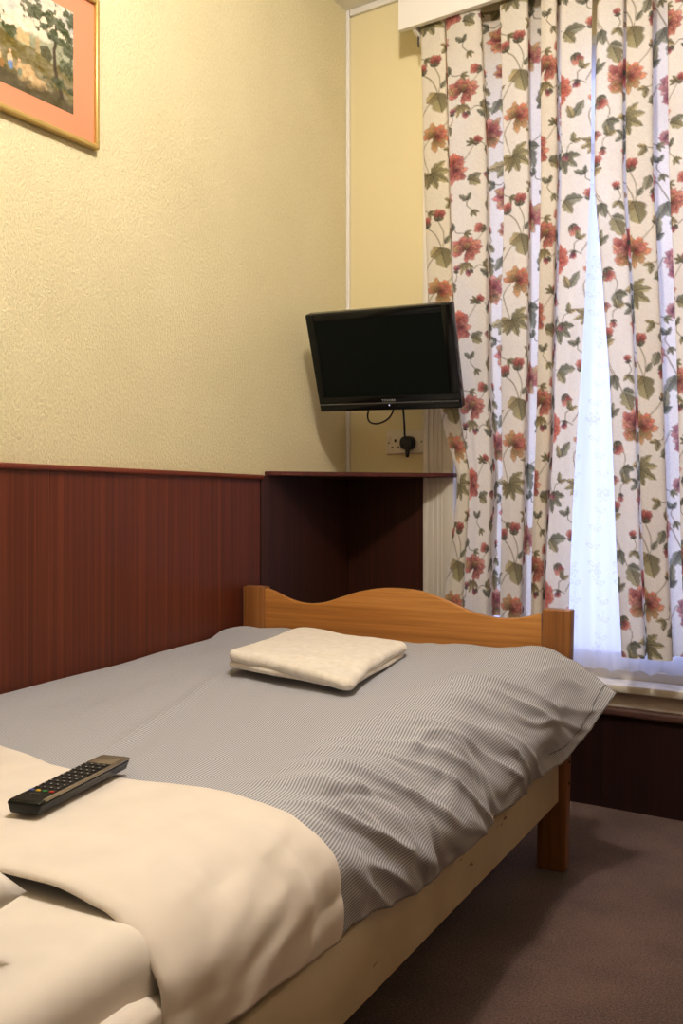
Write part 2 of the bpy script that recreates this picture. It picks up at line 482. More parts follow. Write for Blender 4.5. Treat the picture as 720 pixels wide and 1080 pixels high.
# mattress with its tucked sheet
mt = empty('mattress', BW(-0.45, -0.95, 0.286), PHI)
tag(mt, 'mattress in a white fitted sheet lying on the pine bed', 'mattress')
def mattress_mesh(x0, x1, y0, y1, z0, z1, r, wav):
    bm = bmesh.new(); add_box(bm, x0, x1, y0, y1, z0, z1, r, 6)
    bmesh.ops.subdivide_edges(bm, edges=[e for e in bm.edges if e.calc_length() > 0.2], cuts=24, use_grid_fill=True)
    for v in bm.verts:
        n = float(vnoise(v.co.x*6, v.co.y*6, 3))*wav
        v.co.z += n*(v.co.z > 0.05); v.co.x += n*0.8
        cov = min(max((v.co.y+0.45)/0.05, 0), 1)
        if v.co.z > 0.09: v.co.z -= 0.030*cov
        if v.co.x > 0.38: v.co.x -= (0.014 if z1 > 0.12 else 0.030)*cov
        if z1 < 0.12: v.co.z *= 1-0.3*cov
    return bm
build('mattress_cover', mattress_mesh(-0.438, 0.448, -0.97, 0.915, 0.045, 0.162, 0.036, 0.003), M['sheet2'], mt, angle=80)
build('tucked_sheet', mattress_mesh(-0.440, 0.466, -0.972, 0.915, 0.0, 0.104, 0.018, 0.003), M['sheet'], mt, angle=80)

# striped duvet -------------------------------------------------------------
ST = [  # station Y, top z, five drape points (X, z) from shoulder to hem
    (-0.030, .514, [(-.12, .514), (-.03, .513), (.030, .492), (.080, .465), (.132, .432)]),
    (-0.085, .510, [(-.12, .510), (-.025, .502), (.040, .462), (.072, .412), (.088, .362)]),
    (-0.150, .505, [(-.12, .505), (-.03, .486), (.026, .440), (.052, .372), (.052, .306)]),
    (-0.300, .496, [(-.13, .494), (-.04, .474), (.018, .420), (.044, .360), (.036, .298)]),
    (-0.550, .480, [(-.13, .478), (-.045, .456), (.012, .410), (.040, .360), (.036, .303)]),
    (-0.800, .468, [(-.13, .466), (-.045, .447), (.010, .395), (.036, .330), (.026, .272)]),
    (-1.000, .461, [(-.13, .459), (-.045, .444), (.006, .398), (.022, .350), (.016, .300)]),
    (-1.100, .459, [(-.13, .458), (-.045, .444), (.004, .400), (.014, .352), (.012, .304)]),
    (-1.500, .456, [(-.13, .455), (-.045, .442), (.004, .398), (.010, .360), (.008, .326)])]
SY = np.array([s[0] for s in ST])[::-1]
def st_interp(Y, f):
    v = np.array([f(s) for s in ST])[::-1]
    # smooth-ish interpolation: average of linear interpolation over a small window
    o = 0
    for d in (-0.03, -0.015, 0, 0.015, 0.03): o = o + np.interp(Y+d*np.clip((-Y-0.03)/0.1, 0, 1), SY, v)
    return o/5

def wall_X(Y, x=0.016): return (x-BO.x+Y*sph)/cph

def section(Y, ncol_top=90, ncol_drape=60):
    """cross section of the bedding at bed-station Y: arrays X, Z and the fraction d down the drape"""
    zt = st_interp(Y, lambda s: s[1])
    xl = wall_X(Y)
    xs = st_interp(Y, lambda s: s[2][0][0])
    u = np.linspace(0, 1, ncol_top, endpoint=False)
    X1 = xl+(xs-xl)*u
    Z1 = np.full_like(X1, zt) - 0.02*np.exp(-(X1-xl)/0.02)
    pts = [(float(st_interp(Y, lambda s, k=k: s[2][k][0])), float(st_interp(Y, lambda s, k=k: s[2][k][1]))) for k in range(5)]
    c = bez([(xs-0.05, zt)]+pts, 20)[20:]
    seg = np.r_[0, np.cumsum(np.hypot(*np.diff(c, axis=0).T))]
    q = np.linspace(0, seg[-1], ncol_drape)
    X2 = np.interp(q, seg, c[:, 0]); Z2 = np.interp(q, seg, c[:, 1])
    d = np.r_[np.zeros(ncol_top), q/seg[-1]]
    return np.r_[X1, X2], np.r_[Z1, Z2], d

def bedding(Ys, lift=0.0, wrk=1.0, nt=90, ndp=60, seed=0, white=False):
    X = []; Z = []; D = []
    for y in Ys:
        a, b_, d = section(y, nt, ndp); X.append(a); Z.append(b_); D.append(d)
    X = np.array(X); Z = np.array(Z); D = np.array(D)
    Y = np.repeat(np.asarray(Ys, float)[:, None], X.shape[1], 1)
    ds = np.hypot(np.diff(X, axis=1), np.diff(Z, axis=1))
    S = np.concatenate([np.zeros((len(Ys), 1)), np.cumsum(ds, 1)], 1)
    S = S - S[:, [nt]]                                     # 0 at the shoulder
    # outward normal in the cross section plane
    tx = np.gradient(X, axis=1); tz = np.gradient(Z, axis=1)
    ln = np.hypot(tx, tz)+1e-9; nx, nz = -tz/ln*-1, tx/ln
    nx = -tz/ln; nz = tx/ln
    Xs = S
    if not white:
        A = np.clip((Xs+0.06)/0.15, 0, 1)**1.2
        A = A*np.clip((-Y+0.02)/0.10, 0.35, 1)*np.clip((Y+1.10)/0.10, 0.12, 1)
        sk = Y-0.75*Xs-0.9*Xs*Xs
        r = vnoise(sk*7.0+0.5+0.5*vnoise(Y*5, Xs*6, 18), Xs*3.5+Y*0.6, 1); r2 = vnoise(sk*19+2, Xs*5, 2)
        rid = (1-np.abs(r))**2.2; rid2 = (1-np.abs(r2))**2
        disp = A*(1-0.45*D**3)*wrk*(0.026*rid*(0.55+0.45*vnoise(Y*4.1, Xs*3, 17))+0.012*rid2+0.012*vnoise(Y*6+Xs*4, Xs*7, 5)-0.004+0.0045*vnoise(sk*38+3*vnoise(Y*9, Xs*9, 19), Xs*14, 15))
        disp = np.maximum(disp, -0.003*np.clip(1-Xs/0.1, 0, 1)-0.010)
        # long soft creases over the top
        tsk = Xs*7+Y*2.2
        top = (1-A)*(0.0045*vnoise(tsk*1.1, Y*3.0, 6)+0.004*vnoise(Xs*9, Y*5, 8)+0.0016*vnoise(tsk*4, Y*6, 9))
        cr = np.exp(-((Xs+0.42+0.35*(Y+0.7)+0.02*vnoise(Y*6, 0*Y, 4))/0.012)**2)*np.clip((Y+1.1)/0.2, 0, 1)*np.clip((-0.35-Y)/0.2, 0, 1)
        top = top+0.004*cr
        disp = disp+top
        # raised edge near the far left corner
        disp = disp+0.018*np.exp(-((Y+0.07)/0.05)**2)*np.clip((-Xs-0.55)/0.2, 0, 1)
    else:
        A = np.clip((Xs-0.01)/0.10, 0, 1)
        disp = A*wrk*(0.007*vnoise(Y*13-Xs*2, Xs*4, 12)+0.005*vnoise(Y*30-Xs*4, Xs*8, 13)*np.clip(vnoise(Y*7, Xs*9, 16)+0.5, 0, 1)+0.003*vnoise(Y*17+Xs*30, Xs*22, 22))+0.0022*vnoise(Xs*8+Y*3, Y*8, 14)
    disp = disp+lift
    P = BW(X+nx*disp, Y, Z+nz*disp)
    P[..., 0] = np.maximum(P[..., 0], 0.0125)
    return P, S, Y, D

Ysd = np.concatenate([np.linspace(-1.36, -0.22, 170, endpoint=False), np.linspace(-0.22, -0.012, 44)])
P, S, Y, D = bedding(Ysd, 0.003)
fabs = S + 0.16*Y + 0.010*vnoise(Y*4, S*4, 21)
o = grid_mesh('duvet', P, M['stripe'], None, fab=np.stack([fabs, Y], -1), origin=tuple(BW(-0.45, -0.7, 0.44)))
tag(o, 'grey and white pinstriped duvet hanging over the bed\'s open side', 'duvet')
md = o.modifiers.new('thick', 'SOLIDIFY'); md.thickness = 0.007; md.offset = -1

# stitched seam that runs just inside the hem
M['seam'] = simple('grey_seam', L(112, 112, 114), 0.9)
HP = P[168:, -8:-6].copy()
ctr = 0.5*(HP[:, :1]+HP[:, 1:]); HP = ctr+(HP-ctr)*0.55
hem_n = BW(1.0, 0.0, 0.0)-BW(0.0, 0.0, 0.0)
HP = HP+hem_n*0.0014
hm = grid_mesh('hem_seam', HP, M['seam'], o, origin=tuple(BW(-0.45, -0.7, 0.44)))
hm.location = (0, 0, 0)

# folded-back white sheet ----------------------------------------------------
nY = 72
edge_far = lambda S: np.interp(S, [-1.0, -.55, -.42, -.33, -.15, -.05, .2], [-.96, -1.068, -1.105, -1.130, -1.125, -1.106, -1.10])+0.006*vnoise(S*7, S*0, 31)
edge_near = lambda S: np.interp(S, [-1.0, -.3, -.1, 0.0, .2], [-1.43, -1.43, -1.422, -1.416, -1.415])+0.007*vnoise(S*4, S*0, 32)
P0, S0, _, _ = bedding([-1.3], 0.0, 0.0, 90, 60, white=True)
Sref = S0[0]
rowsP = []; 
tt = np.linspace(0, 1, nY)
base_Y = np.linspace(-1.50, -0.94, 170)
PB, SB, YB_, DB = bedding(base_Y, 0.0, 1.0, 90, 60, white=True)
ef, en = edge_far(Sref), edge_near(Sref)
def sample_cols(Yc):
    """Yc per column -> points on the bedding surface"""
    out = np.zeros((len(Yc), 3))
    for k in range(3):
        for j in range(len(Yc)): out[j, k] = np.interp(Yc[j], base_Y, PB[:, j, k])
    return out
def normals_cols():
    a = np.gradient(PB, axis=1); b_ = np.gradient(PB, axis=0)
    n = np.cross(a, b_); n /= np.linalg.norm(n, axis=-1, keepdims=True)+1e-9
    return n[70]
NC = normals_cols()
if NC[40, 2] < 0: NC = -NC
rows_g = []
# under side of near roll -> over the top -> far edge rolled down
prof = [(0.04, 0.000), (0.0, 0.001), (-0.009, 0.004), (-0.009, 0.007), (-0.005, 0.0108), (0.01, 0.012), (0.03, 0.012)]
for f_, h in prof: rows_g.append(sample_cols(en+f_)+NC*h)
for t_ in np.linspace(0.03, 0.97, nY):
    yc = en+0.03+(ef-en-0.036)*t_
    rows_g.append(sample_cols(yc)+NC*(0.012-0.001*t_))
for f_, h in [(0.000, 0.0105), (0.003, 0.009), (0.003, 0.006), (0.0, 0.004)]: rows_g.append(sample_cols(ef+f_)+NC*h)
WP = np.array(rows_g)
WP[..., 0] = np.maximum(WP[..., 0], 0.0125)
o = grid_mesh('folded_sheet', WP, M['sheet'], None, origin=tuple(BW(-0.45, -1.27, 0.455)))
tag(o, 'white top sheet folded back in a wide band under the remote control', 'sheet')
md = o.modifiers.new('thick', 'SOLIDIFY'); md.thickness = 0.003; md.offset = -1

def top_z(x, y):
    """height of the bedding at a room point"""
    dx, dy = x-BO.x, y-BO.y
    Yb = -sph*dx+cph*dy
    if Yb < -1.11: return float(st_interp(np.array(Yb), lambda s: s[1]))+0.0145
    return float(st_interp(np.array(Yb), lambda s: s[1]))+0.006

# pillow: a rounded cushion whose corner points to the foot
t = empty('pillow', BW(-0.444, -1.706, 0.438), PHI)
tag(t, 'white pillow at the near end of the bed, its corner at the left edge', 'pillow')
n = 40
g = np.linspace(-1, 1, n); U, V = np.meshgrid(g, g)
def pill(sign):
    w = (1-np.abs(U)**2.4)*(1-np.abs(V)**2.4)
    pin = 1-0.07*(1-np.abs(U)**2)*(np.abs(V))-0.0
    X = U*0.385*(1-0.05*(1-V**2)*np.abs(U)); Yp = V*0.18*(1-0.05*(1-U**2)*np.abs(V))
    h = 0.066*np.clip(w, 0, 1)**0.33
    h = h+0.004*vnoise(U*4, V*4, 41)*np.clip(w*3, 0, 1)
    Z = 0.070+sign*h
    return np.stack([X, Yp, Z], -1)
bm = bmesh.new()
for s_ in (1, -1):
    G = pill(s_); vv = [[bm.verts.new(G[i, j]) for j in range(n)] for i in range(n)]
    for i in range(n-1):
        for j in range(n-1): bm.faces.new((vv[i][j], vv[i][j+1], vv[i+1][j+1], vv[i+1][j]))
bmesh.ops.remove_doubles(bm, verts=bm.verts[:], dist=0.0005)
build('pillowcase', bm, M['pillow'], t, angle=180)

# ---------------------------------------------------------------- folded towel
tc = Vector((0.485, -0.882)); tz = top_z(tc.x, tc.y)+0.001
ang = math.radians(13.5)
t = empty('folded_towel', (tc.x, tc.y, tz), ang)
tag(t, 'cream white towel folded flat on the duvet near the footboard', 'towel')
def towel_layer(w, h, z0, thick, seed, puff, r=0.018, rc=0.045):
    """rounded folded layer of thick terry: rolled edges, rounded corners, skewed fold"""
    n_ = 76
    a = np.linspace(-1, 1, n_); a = np.sign(a)*(1-(1-np.abs(a))**1.7)
    bm = bmesh.new(); G = {1: [], -1: []}
    for sg in (1, -1):
        for u in a:
            row = []
            for v in a:
                x, y = u*w/2, v*h/2
                ex, ey = max(abs(x)-(w/2-rc), 0), max(abs(y)-(h/2-rc), 0)
                d = math.hypot(ex, ey)
                if d > rc:                                   # pull the square corner onto the rounded outline
                    x -= math.copysign(ex*(1-rc/d), x); y -= math.copysign(ey*(1-rc/d), y); d = rc
                t_ = min((rc-d)/r, 1)
                e = math.sqrt(max(1-(1-t_)**2, 0))
                edge = 1-t_
                x2 = x+0.006*float(vnoise(y*14, x*3, seed))*(0.3+0.7*abs(u)); y2 = y-0.46*x+0.006*float(vnoise(x*14, y*3, seed+3))*(0.3+0.7*abs(v))
                b_ = puff*float(vnoise(x*9+seed, y*9, seed+7))+puff*0.5*float(vnoise(x*22, y*22+seed, seed+9))
                row.append(bm.verts.new((x2, y2, z0+thick/2+sg*thick/2*e+(b_ if sg > 0 else b_*0.4))))
            G[sg].append(row)
        for i in range(n_-1):
            for j in range(n_-1): bm.faces.new((G[sg][i][j], G[sg][i][j+1], G[sg][i+1][j+1], G[sg][i+1][j]))
    bmesh.ops.remove_doubles(bm, verts=bm.verts[:], dist=0.0004)
    return bm
lower = towel_layer(0.332, 0.420, 0.0, 0.014, 5, 0.001, 0.008, 0.025)
build('lower_fold', lower, M['towel'], t, angle=180)
upper = towel_layer(0.340, 0.430, 0.010, 0.026, 9, 0.003, 0.015, 0.030)
for v in upper.verts:                                   # near right corner sags, folded lip at the near edge
    x, y = v.co.x, v.co.y
    v.co.z -= 0.012*max(0, (x/0.15))*max(0, (-y/0.25))
    v.co.z += 0.004*math.exp(-((y+0.15)/0.03)**2)
    v.co.x += 0.010*math.exp(-((y-0.19)/0.06)**2)*(1 if x > 0 else 0)
uo = build('upper_fold', upper, M['towel'], t, angle=180)
bm = bmesh.new()                                        # embossed oval mark woven on the towel
ov = [(0.036*math.cos(a), -0.02+0.018*math.sin(a), 0.0362) for a in np.linspace(0, 2*math.pi, 40)]
add_tube(bm, ov, 0.0018, 6)
build('woven_mark', bm, M['towel'], uo)

# ---------------------------------------------------------------- remote control
rc = Vector((0.684, -1.756)); rz = top_z(rc.x, rc.y)+0.002
t = empty('remote_control', (rc.x, rc.y, rz), math.atan2(0.052, 0.2))
t.location.z -= 0.003; t.rotation_euler = (math.radians(0.6), 0, math.atan2(0.052, 0.2))
tag(t, 'slim black and silver remote control lying on the white sheet', 'remote control')
bm = bmesh.new(); add_box(bm, -0.0245, 0.0245, -0.103, 0.103, 0.003, 0.019, 0.004, 3)
for v in bm.verts:
    if v.co.z < 0.009 and v.co.x: v.co.x *= 0.86
build('body', bm, M['black'], t)
bm = bmesh.new(); add_box(bm, -0.0215, 0.0190, 0.064, 0.102, 0.0180, 0.0204, 0.001, 2)
build('silver_cap', bm, M['silver'], t)
bm = bmesh.new(); add_box(bm, 0.0190, 0.0245, -0.090, 0.103, 0.0165, 0.0200, 0.0012, 2)
build('silver_edge', bm, M['silver'], t)
bm = bmesh.new(); add_box(bm, -0.0215, 0.0185, -0.099, 0.0635, 0.0185, 0.0197, 0.0005, 1)
build('keypad', bm, M['black_matt'], t)
def key_mesh(mat, w=0.0058, h=0.0042):
    bm = bmesh.new(); add_box(bm, -w/2, w/2, -h/2, h/2, 0, 0.0016, 0.0006, 2)
    me = bpy.data.meshes.new('button'); bm.to_mesh(me); bm.free(); me.materials.append(mat); return me
KM = {k: key_mesh(M[k]) for k in ('key', 'key_red', 'key_green', 'key_yellow', 'key_blue')}
KM['small'] = key_mesh(M['text_grey'], 0.0026, 0.0014)
for r_ in range(11):
    y = 0.054-r_*0.0131
    for c_ in range(4):
        x = -0.0162+c_*0.0100
        if r_ == 9: km, lb = [('key_blue', 'blue button'), ('key_yellow', 'yellow button'), ('key_green', 'green button'), ('key_red', 'red button')][c_]
        else: km, lb = 'key', None
        if r_ == 10 and c_ in (0, 3): continue
        b_ = link('button', KM[km], t); b_.location = (x, y, 0.0196)
        if lb: b_['label'] = lb
        elif r_ < 9:
            g_ = link('button_legend', KM['small'], b_); g_.location = (0, 0, 0.0006)

# ---------------------------------------------------------------- television
tvm = Matrix(((0.993, -0.095, 0.063, 0.302), (0.112, 0.921, -0.374, -0.288), (-0.022, 0.379, 0.925, 1.277), (0, 0, 0, 1)))
tv = empty('television'); tv.matrix_world = Matrix.Translation(tvm.translation) @ tvm.to_quaternion().to_matrix().to_4x4()
tag(tv, 'small black flat-screen television tilted down on the wall in the corner', 'television')
W2, H2 = 0.2275, 0.150
bm = bmesh.new()
add_box(bm, -W2, W2, 0.0, 0.034, -H2, H2, 0.004, 3)
# tapered back
v0 = [bm.verts.new(p) for p in ((-0.19, 0.032, -0.12), (0.19, 0.032, -0.12), (0.19, 0.032, 0.12), (-0.19, 0.032, 0.12))]
v1 = [bm.verts.new(p) for p in ((-0.14, 0.062, -0.09), (0.14, 0.062, -0.09), (0.14, 0.062, 0.09), (-0.14, 0.062, 0.09))]
bm.faces.new(v1); bm.faces.new(v0[::-1])
for i in range(4): bm.faces.new((v0[i], v0[(i+1) % 4], v1[(i+1) % 4], v1[i]))
build('casing', bm, M['black'], tv)
sx0, sx1, sz0, sz1 = -0.199, 0.199, -0.104, 0.128
bm = bmesh.new()                                       # raised bezel around the screen
add_box(bm, -W2+0.002, sx0, -0.004, 0.002, sz0, H2-0.002, 0.0015, 2); add_box(bm, sx1, W2-0.002, -0.004, 0.002, sz0, H2-0.002, 0.0015, 2)
add_box(bm, sx0, sx1, -0.004, 0.002, sz1, H2-0.002, 0.0015, 2); add_box(bm, -W2+0.002, W2-0.002, -0.004, 0.002, -0.124, sz0, 0.0015, 2)
build('bezel', bm, M['black'], tv)
box('screen', sx0, sx1, -0.0012, 0.0005, sz0, sz1, M['screen'], tv)
box('chrome_strip', -W2+0.004, W2-0.006, -0.0048, 0.001, -0.1275, -0.1250, M['chrome'], tv)
bm = bmesh.new(); add_box(bm, -W2+0.002, W2-0.002, -0.003, 0.002, -H2+0.002, -0.1275, 0.0015, 2)
sp = build('speaker_bar', bm, M['black'], tv)
bm = bmesh.new(); add_cyl(bm, (0.006, -0.0035, -0.1335), (0, 1, 0), 0.0017, 0.002, 12)
build('standby_light', bm, M['led'], tv)
cu = bpy.data.curves.new('logo', 'FONT'); cu.body = 'TOSHIBA'; cu.size = 0.0098; cu.align_x = 'CENTER'; cu.extrude = 0.0003; cu.space_character = 1.12
tmp = bpy.data.objects.new('tmp_logo', cu); COL.objects.link(tmp)
bpy.context.view_layer.update()
me = bpy.data.meshes.new_from_object(tmp.evaluated_get(bpy.context.evaluated_depsgraph_get()))
bpy.data.objects.remove(tmp); me.materials.clear(); me.materials.append(M['text_grey'])
lg = link('logo', me, tv); lg.location = (0.006, -0.0043, -0.1215); lg.rotation_euler = (math.pi/2, 0, 0); lg['label'] = 'pale grey TOSHIBA lettering'
# swing arm to the back wall
inv = tv.matrix_world.inverted()
bm = bmesh.new()
a0 = inv @ Vector((0.300, -0.225, 1.255)); a1 = inv @ Vector((0.235, -0.020, 1.255))
add_tube(bm, [Vector((0, 0.055, 0)), a0, a1], 0.012, 10)
build('wall_arm', bm, M['black_matt'], tv)
bm = bmesh.new(); add_box(bm, 0.205, 0.265, -0.020, -0.0005, 1.20, 1.31, 0.003, 2)
bm.transform(inv); build('wall_plate', bm, M['black_matt'], tv)
# drooping cable loop under the set
lp = bez([(0.190, -0.160, 1.185), (0.182, -0.170, 1.135), (0.196, -0.178, 1.112), (0.225, -0.182, 1.106), (0.256, -0.180, 1.116), (0.272, -0.172, 1.140), (0.275, -0.160, 1.185)], 10)
bm = bmesh.new(); add_tube(bm, [inv @ Vector(p) for p in lp], 0.0026, 8)
build('cable_loop', bm, M['black_matt'], tv)

# ---------------------------------------------------------------- socket and plug
t = empty('wall_socket', (0.226, 0.0, 1.061))
tag(t, 'white double wall socket below the television, left outlet free', 'socket')
bm = bmesh.new(); add_box(bm, -0.071, 0.066, -0.011, 0.0, -0.039, 0.038, 0.003, 3)
pt = build('face_plate', bm, M['socket'], t)
for cx_ in (-0.036, 0.018):
    bm = bmesh.new()
    add_box(bm, cx_-0.0035, cx_+0.0035, -0.0116, -0.009, 0.0, 0.009, 0.0005, 1)
    add_box(bm, cx_-0.0145, cx_-0.0075, -0.0116, -0.009, -0.018, -0.0145, 0.0005, 1)
    add_box(bm, cx_+0.0075, cx_+0.0145, -0.0116, -0.009, -0.018, -0.0145, 0.0005, 1)
    build('pin_holes', bm, M['hole'], pt)
for cx_ in (-0.058, -0.006):
    bm = bmesh.new(); add_box(bm, cx_-0.005, cx_+0.005, -0.0145, -0.009, 0.004, 0.020, 0.002, 2)
    build('switch', bm, M['socket'], pt)
for x in (-0.060, 0.060):
    bm = bmesh.new(); add_cyl(bm, (x, -0.0112, -0.002), (0, 1, 0), 0.0028, 0.0012, 12)
    build('screw', bm, M['metal'], pt)

t = empty('power_plug', (0.2435, -0.0115, 1.053))
tag(t, 'black three-pin plug with its cord in the right-hand outlet', 'plug')
bm = bmesh.new()
n_ = 24; ring = []
for y_, s_ in ((0.0, 0.92), (-0.004, 1.0), (-0.022, 1.0), (-0.030, 0.86), (-0.032, 0.6)):
    ring.append([bm.verts.new((0.0235*s_*math.copysign(abs(math.cos(a))**0.75, math.cos(a)), y_, 0.002+0.022*s_*math.copysign(abs(math.sin(a))**0.75, math.sin(a)))) for a in np.linspace(0, 2*math.pi, n_, endpoint=False)])
for a, b_ in zip(ring[:-1], ring[1:]):
    for k in range(n_): bm.faces.new((a[k], a[(k+1) % n_], b_[(k+1) % n_], b_[k]))
bm.faces.new(ring[0]); bm.faces.new(ring[-1][::-1])
build('plug_body', bm, M['black_matt'], t)
bm = bmesh.new(); add_cyl(bm, (0.001, -0.018, -0.031), (0, 0, 1), 0.0048, 0.026, 14, 0.0085)
build('cord_grip', bm, M['black_matt'], t)
cd = bez([(0.003, -0.020, -0.042), (0.010, -0.030, -0.052), (0.014, -0.040, -0.040), (0.006, -0.045, 0.0), (-0.004, -0.044, 0.03), (-0.006, -0.052, 0.075), (-0.010, -0.075, 0.120), (-0.016, -0.10, 0.17)], 10)
cd = bez([(0.0, -0.031, 0.012), (0.001, -0.036, 0.030), (0.002, -0.040, 0.060), (0.006, -0.055, 0.105), (0.02, -0.10, 0.155)], 10)
bm = bmesh.new(); add_tube(bm, cd, 0.0032, 8)
build('cord', bm, M['black_matt'], t)

# ---------------------------------------------------------------- framed picture
py1, pz0, pz1, py0 = -1.104, 1.682, 2.030, -1.585
t = empty('framed_picture', (0.0, (py0+py1)/2, pz0))
tag(t, 'pastoral landscape print in salmon mount and thin gold frame', 'picture')
hw, hh = (py1-py0)/2, pz1-pz0
bm = bmesh.new(); fw = 0.011
add_box(bm, 0.0, 0.020, -hw, -hw+fw, 0, hh, 0.003, 3); add_box(bm, 0.0, 0.020, hw-fw, hw, 0, hh, 0.003, 3)
add_box(bm, 0.0, 0.020, -hw+fw-0.002, hw-fw+0.002, 0, fw, 0.003, 3); add_box(bm, 0.0, 0.020, -hw+fw-0.002, hw-fw+0.002, hh-fw, hh, 0.003, 3)
build('frame', bm, M['gold'], t)
box('mount', 0.001, 0.0105, -hw+fw-0.003, hw-fw+0.003, fw-0.003, hh-fw+0.003, M['mount'], t)
mw, mb, mtop = 0.060, 0.048, 0.048
w_, h_ = 2*hw-2*fw-2*mw, hh-2*fw-mb-mtop
na, nb = 190, int(190*h_/w_)
U, V = np.meshgrid(np.linspace(0, 1, na), np.linspace(0, 1, nb))       # u: left->right, v: bottom->top
asp = w_/h_
def fbm(x, y, s, o=4):
    r = 0; a = 1
    for k in range(o): r = r+a*vnoise(x*2**k, y*2**k, s+k); a *= 0.55
    return r
def mixc(a, b_, t_): return a*(1-t_[..., None])+b_*t_[..., None]
C3 = lambda r, g, b_: lin((r, g, b_))[None, None, :]
img = mixc(C3(206, 196, 168)+0*U[..., None], C3(150, 160, 166)+0*U[..., None], np.clip((V-0.55)/0.45+0.3*fbm(U*4, V*6, 2), 0, 1))
img = mixc(img, C3(222, 206, 180)+0*U[..., None], np.clip(fbm(U*3, V*5, 9)*0.9-0.1, 0, 0.7))
hill = 0.60+0.05*np.sin(U*7+1)+0.03*fbm(U*6, U*0, 4)
m_ = np.clip((hill-V)*30, 0, 1); img = mixc(img, C3(146, 146, 120)+0.05*fbm(U*10, V*14, 5)[..., None], m_)
hill2 = 0.52-0.16*(U-0.3)+0.03*fbm(U*8, U*0, 14)
m_ = np.clip((hill2-V)*40, 0, 1); img = mixc(img, np.clip(C3(112, 102, 66)+0.06*fbm(U*14, V*18, 6)[..., None], 0, 1), m_)
# far ruins, bank of trees on the left, sandy bank
m_ = ((np.abs(U-0.60) < 0.05) & (V > 0.45) & (V < 0.57+0.02*np.sin(U*90))).astype(float)*0.8; img = mixc(img, C3(184, 158, 112)+0*U[..., None], m_)
m_ = ((np.abs(U-0.71) < 0.02) & (V > 0.43) & (V < 0.56)).astype(float)*0.8; img = mixc(img, C3(160, 138, 98)+0*U[..., None], m_)
for (a, b_, ra, rb, c_) in ((0.42, 0.58, 0.07, 0.10, (64, 72, 44)), (0.50, 0.52, 0.05, 0.07, (74, 78, 48)), (0.33, 0.53, 0.06, 0.07, (84, 86, 54)), (0.78, 0.47, 0.04, 0.06, (78, 76, 48)), (0.10, 0.66, 0.12, 0.22, (58, 66, 40)), (0.2, 0.56, 0.08, 0.1, (70, 74, 44))):
    d_ = ((U-a)/ra)**2+((V-b_)/rb)**2+0.9*fbm(U*14, V*12, 17); m_ = np.clip((1-d_)*3, 0, 1)
    img = mixc(img, np.clip(lin(c_)[None, None]+0.03*fbm(U*40, V*30, 18)[..., None], 0, 1), m_)
d_ = ((U-0.68)/0.16)**2+((V-0.17+0.2*(U-0.6))/0.10)**2+0.7*fbm(U*12, V*12, 20); img = mixc(img, C3(186, 158, 116)+0.05*fbm(U*30, V*30, 3)[..., None], np.clip((1-d_)*2, 0, 0.85))
m_ = np.clip((0.16-V+0.05*fbm(U*9, V*9, 23))*9, 0, 0.75); img = mixc(img, C3(64, 56, 34)+0*U[..., None], m_)
# big tree at the right
trunk = 0.895-0.05*np.sin((V-0.1)*3.2)+0.01*fbm(V*8, V*0, 26)
m_ = np.clip((0.014+0.012*(0.6-V)-np.abs(U-trunk))*160, 0, 1)*(V < 0.8)*(V > 0.10); img = mixc(img, C3(66, 54, 36)+0*U[..., None], m_)
for (a, b_, ra, rb) in ((0.86, 0.80, 0.15, 0.15), (0.70, 0.84, 0.12, 0.11), (0.93, 0.66, 0.09, 0.12), (0.78, 0.70, 0.08, 0.06), (0.97, 0.86, 0.08, 0.13), (0.95, 0.36, 0.06, 0.14), (0.88, 0.22, 0.1, 0.06)):
    d_ = ((U-a)/ra)**2+((V-b_)/rb)**2+1.1*fbm(U*22, V*16, 27); m_ = np.clip((1-d_)*2.2, 0, 0.9)
    img = mixc(img, np.clip(lin((70, 76, 50))[None, None]+0.035*fbm(U*50, V*38, 28)[..., None], 0, 1), m_)
# small resting figures in pale clothes
for (a, b_, c_, s_) in ((0.50, 0.26, (214, 176, 140), 1.0), (0.505, 0.20, (100, 130, 170), 0.9), (0.57, 0.22, (196, 160, 120), 0.8), (0.575, 0.17, (110, 120, 100), 0.8), (0.42, 0.24, (206, 176, 130), 0.8), (0.38, 0.22, (110, 128, 150), 0.7), (0.44, 0.18, (150, 110, 60), 0.9)):
    d_ = ((U-a)/(0.022*s_))**2+((V-b_)/(0.052*s_))**2+0.25*fbm(U*40, V*40, 30); img = mixc(img, lin(c_)[None, None]+0*U[..., None], np.clip((1-d_)*3, 0, 0.9))
for (a, b_) in ((0.50, 0.325), (0.568, 0.275), (0.42, 0.295), (0.38, 0.275)):
    d_ = ((U-a)/0.011)**2+((V-b_)/0.016)**2; img = mixc(img, C3(206, 160, 124)+0*U[..., None], np.clip((1-d_)*4, 0, 1))
img = np.clip((img*1.15+0.02)*(0.9+0.14*fbm(U*36, V*28, 33)[..., None]), 0, 1)
PP = np.zeros((nb, na, 3)); PP[..., 0] = 0.0108; PP[..., 1] = -hw+fw+mw+U*w_; PP[..., 2] = fw+mb+V*h_
grid_mesh('printed_scene', PP, M['print'], t, col=img)

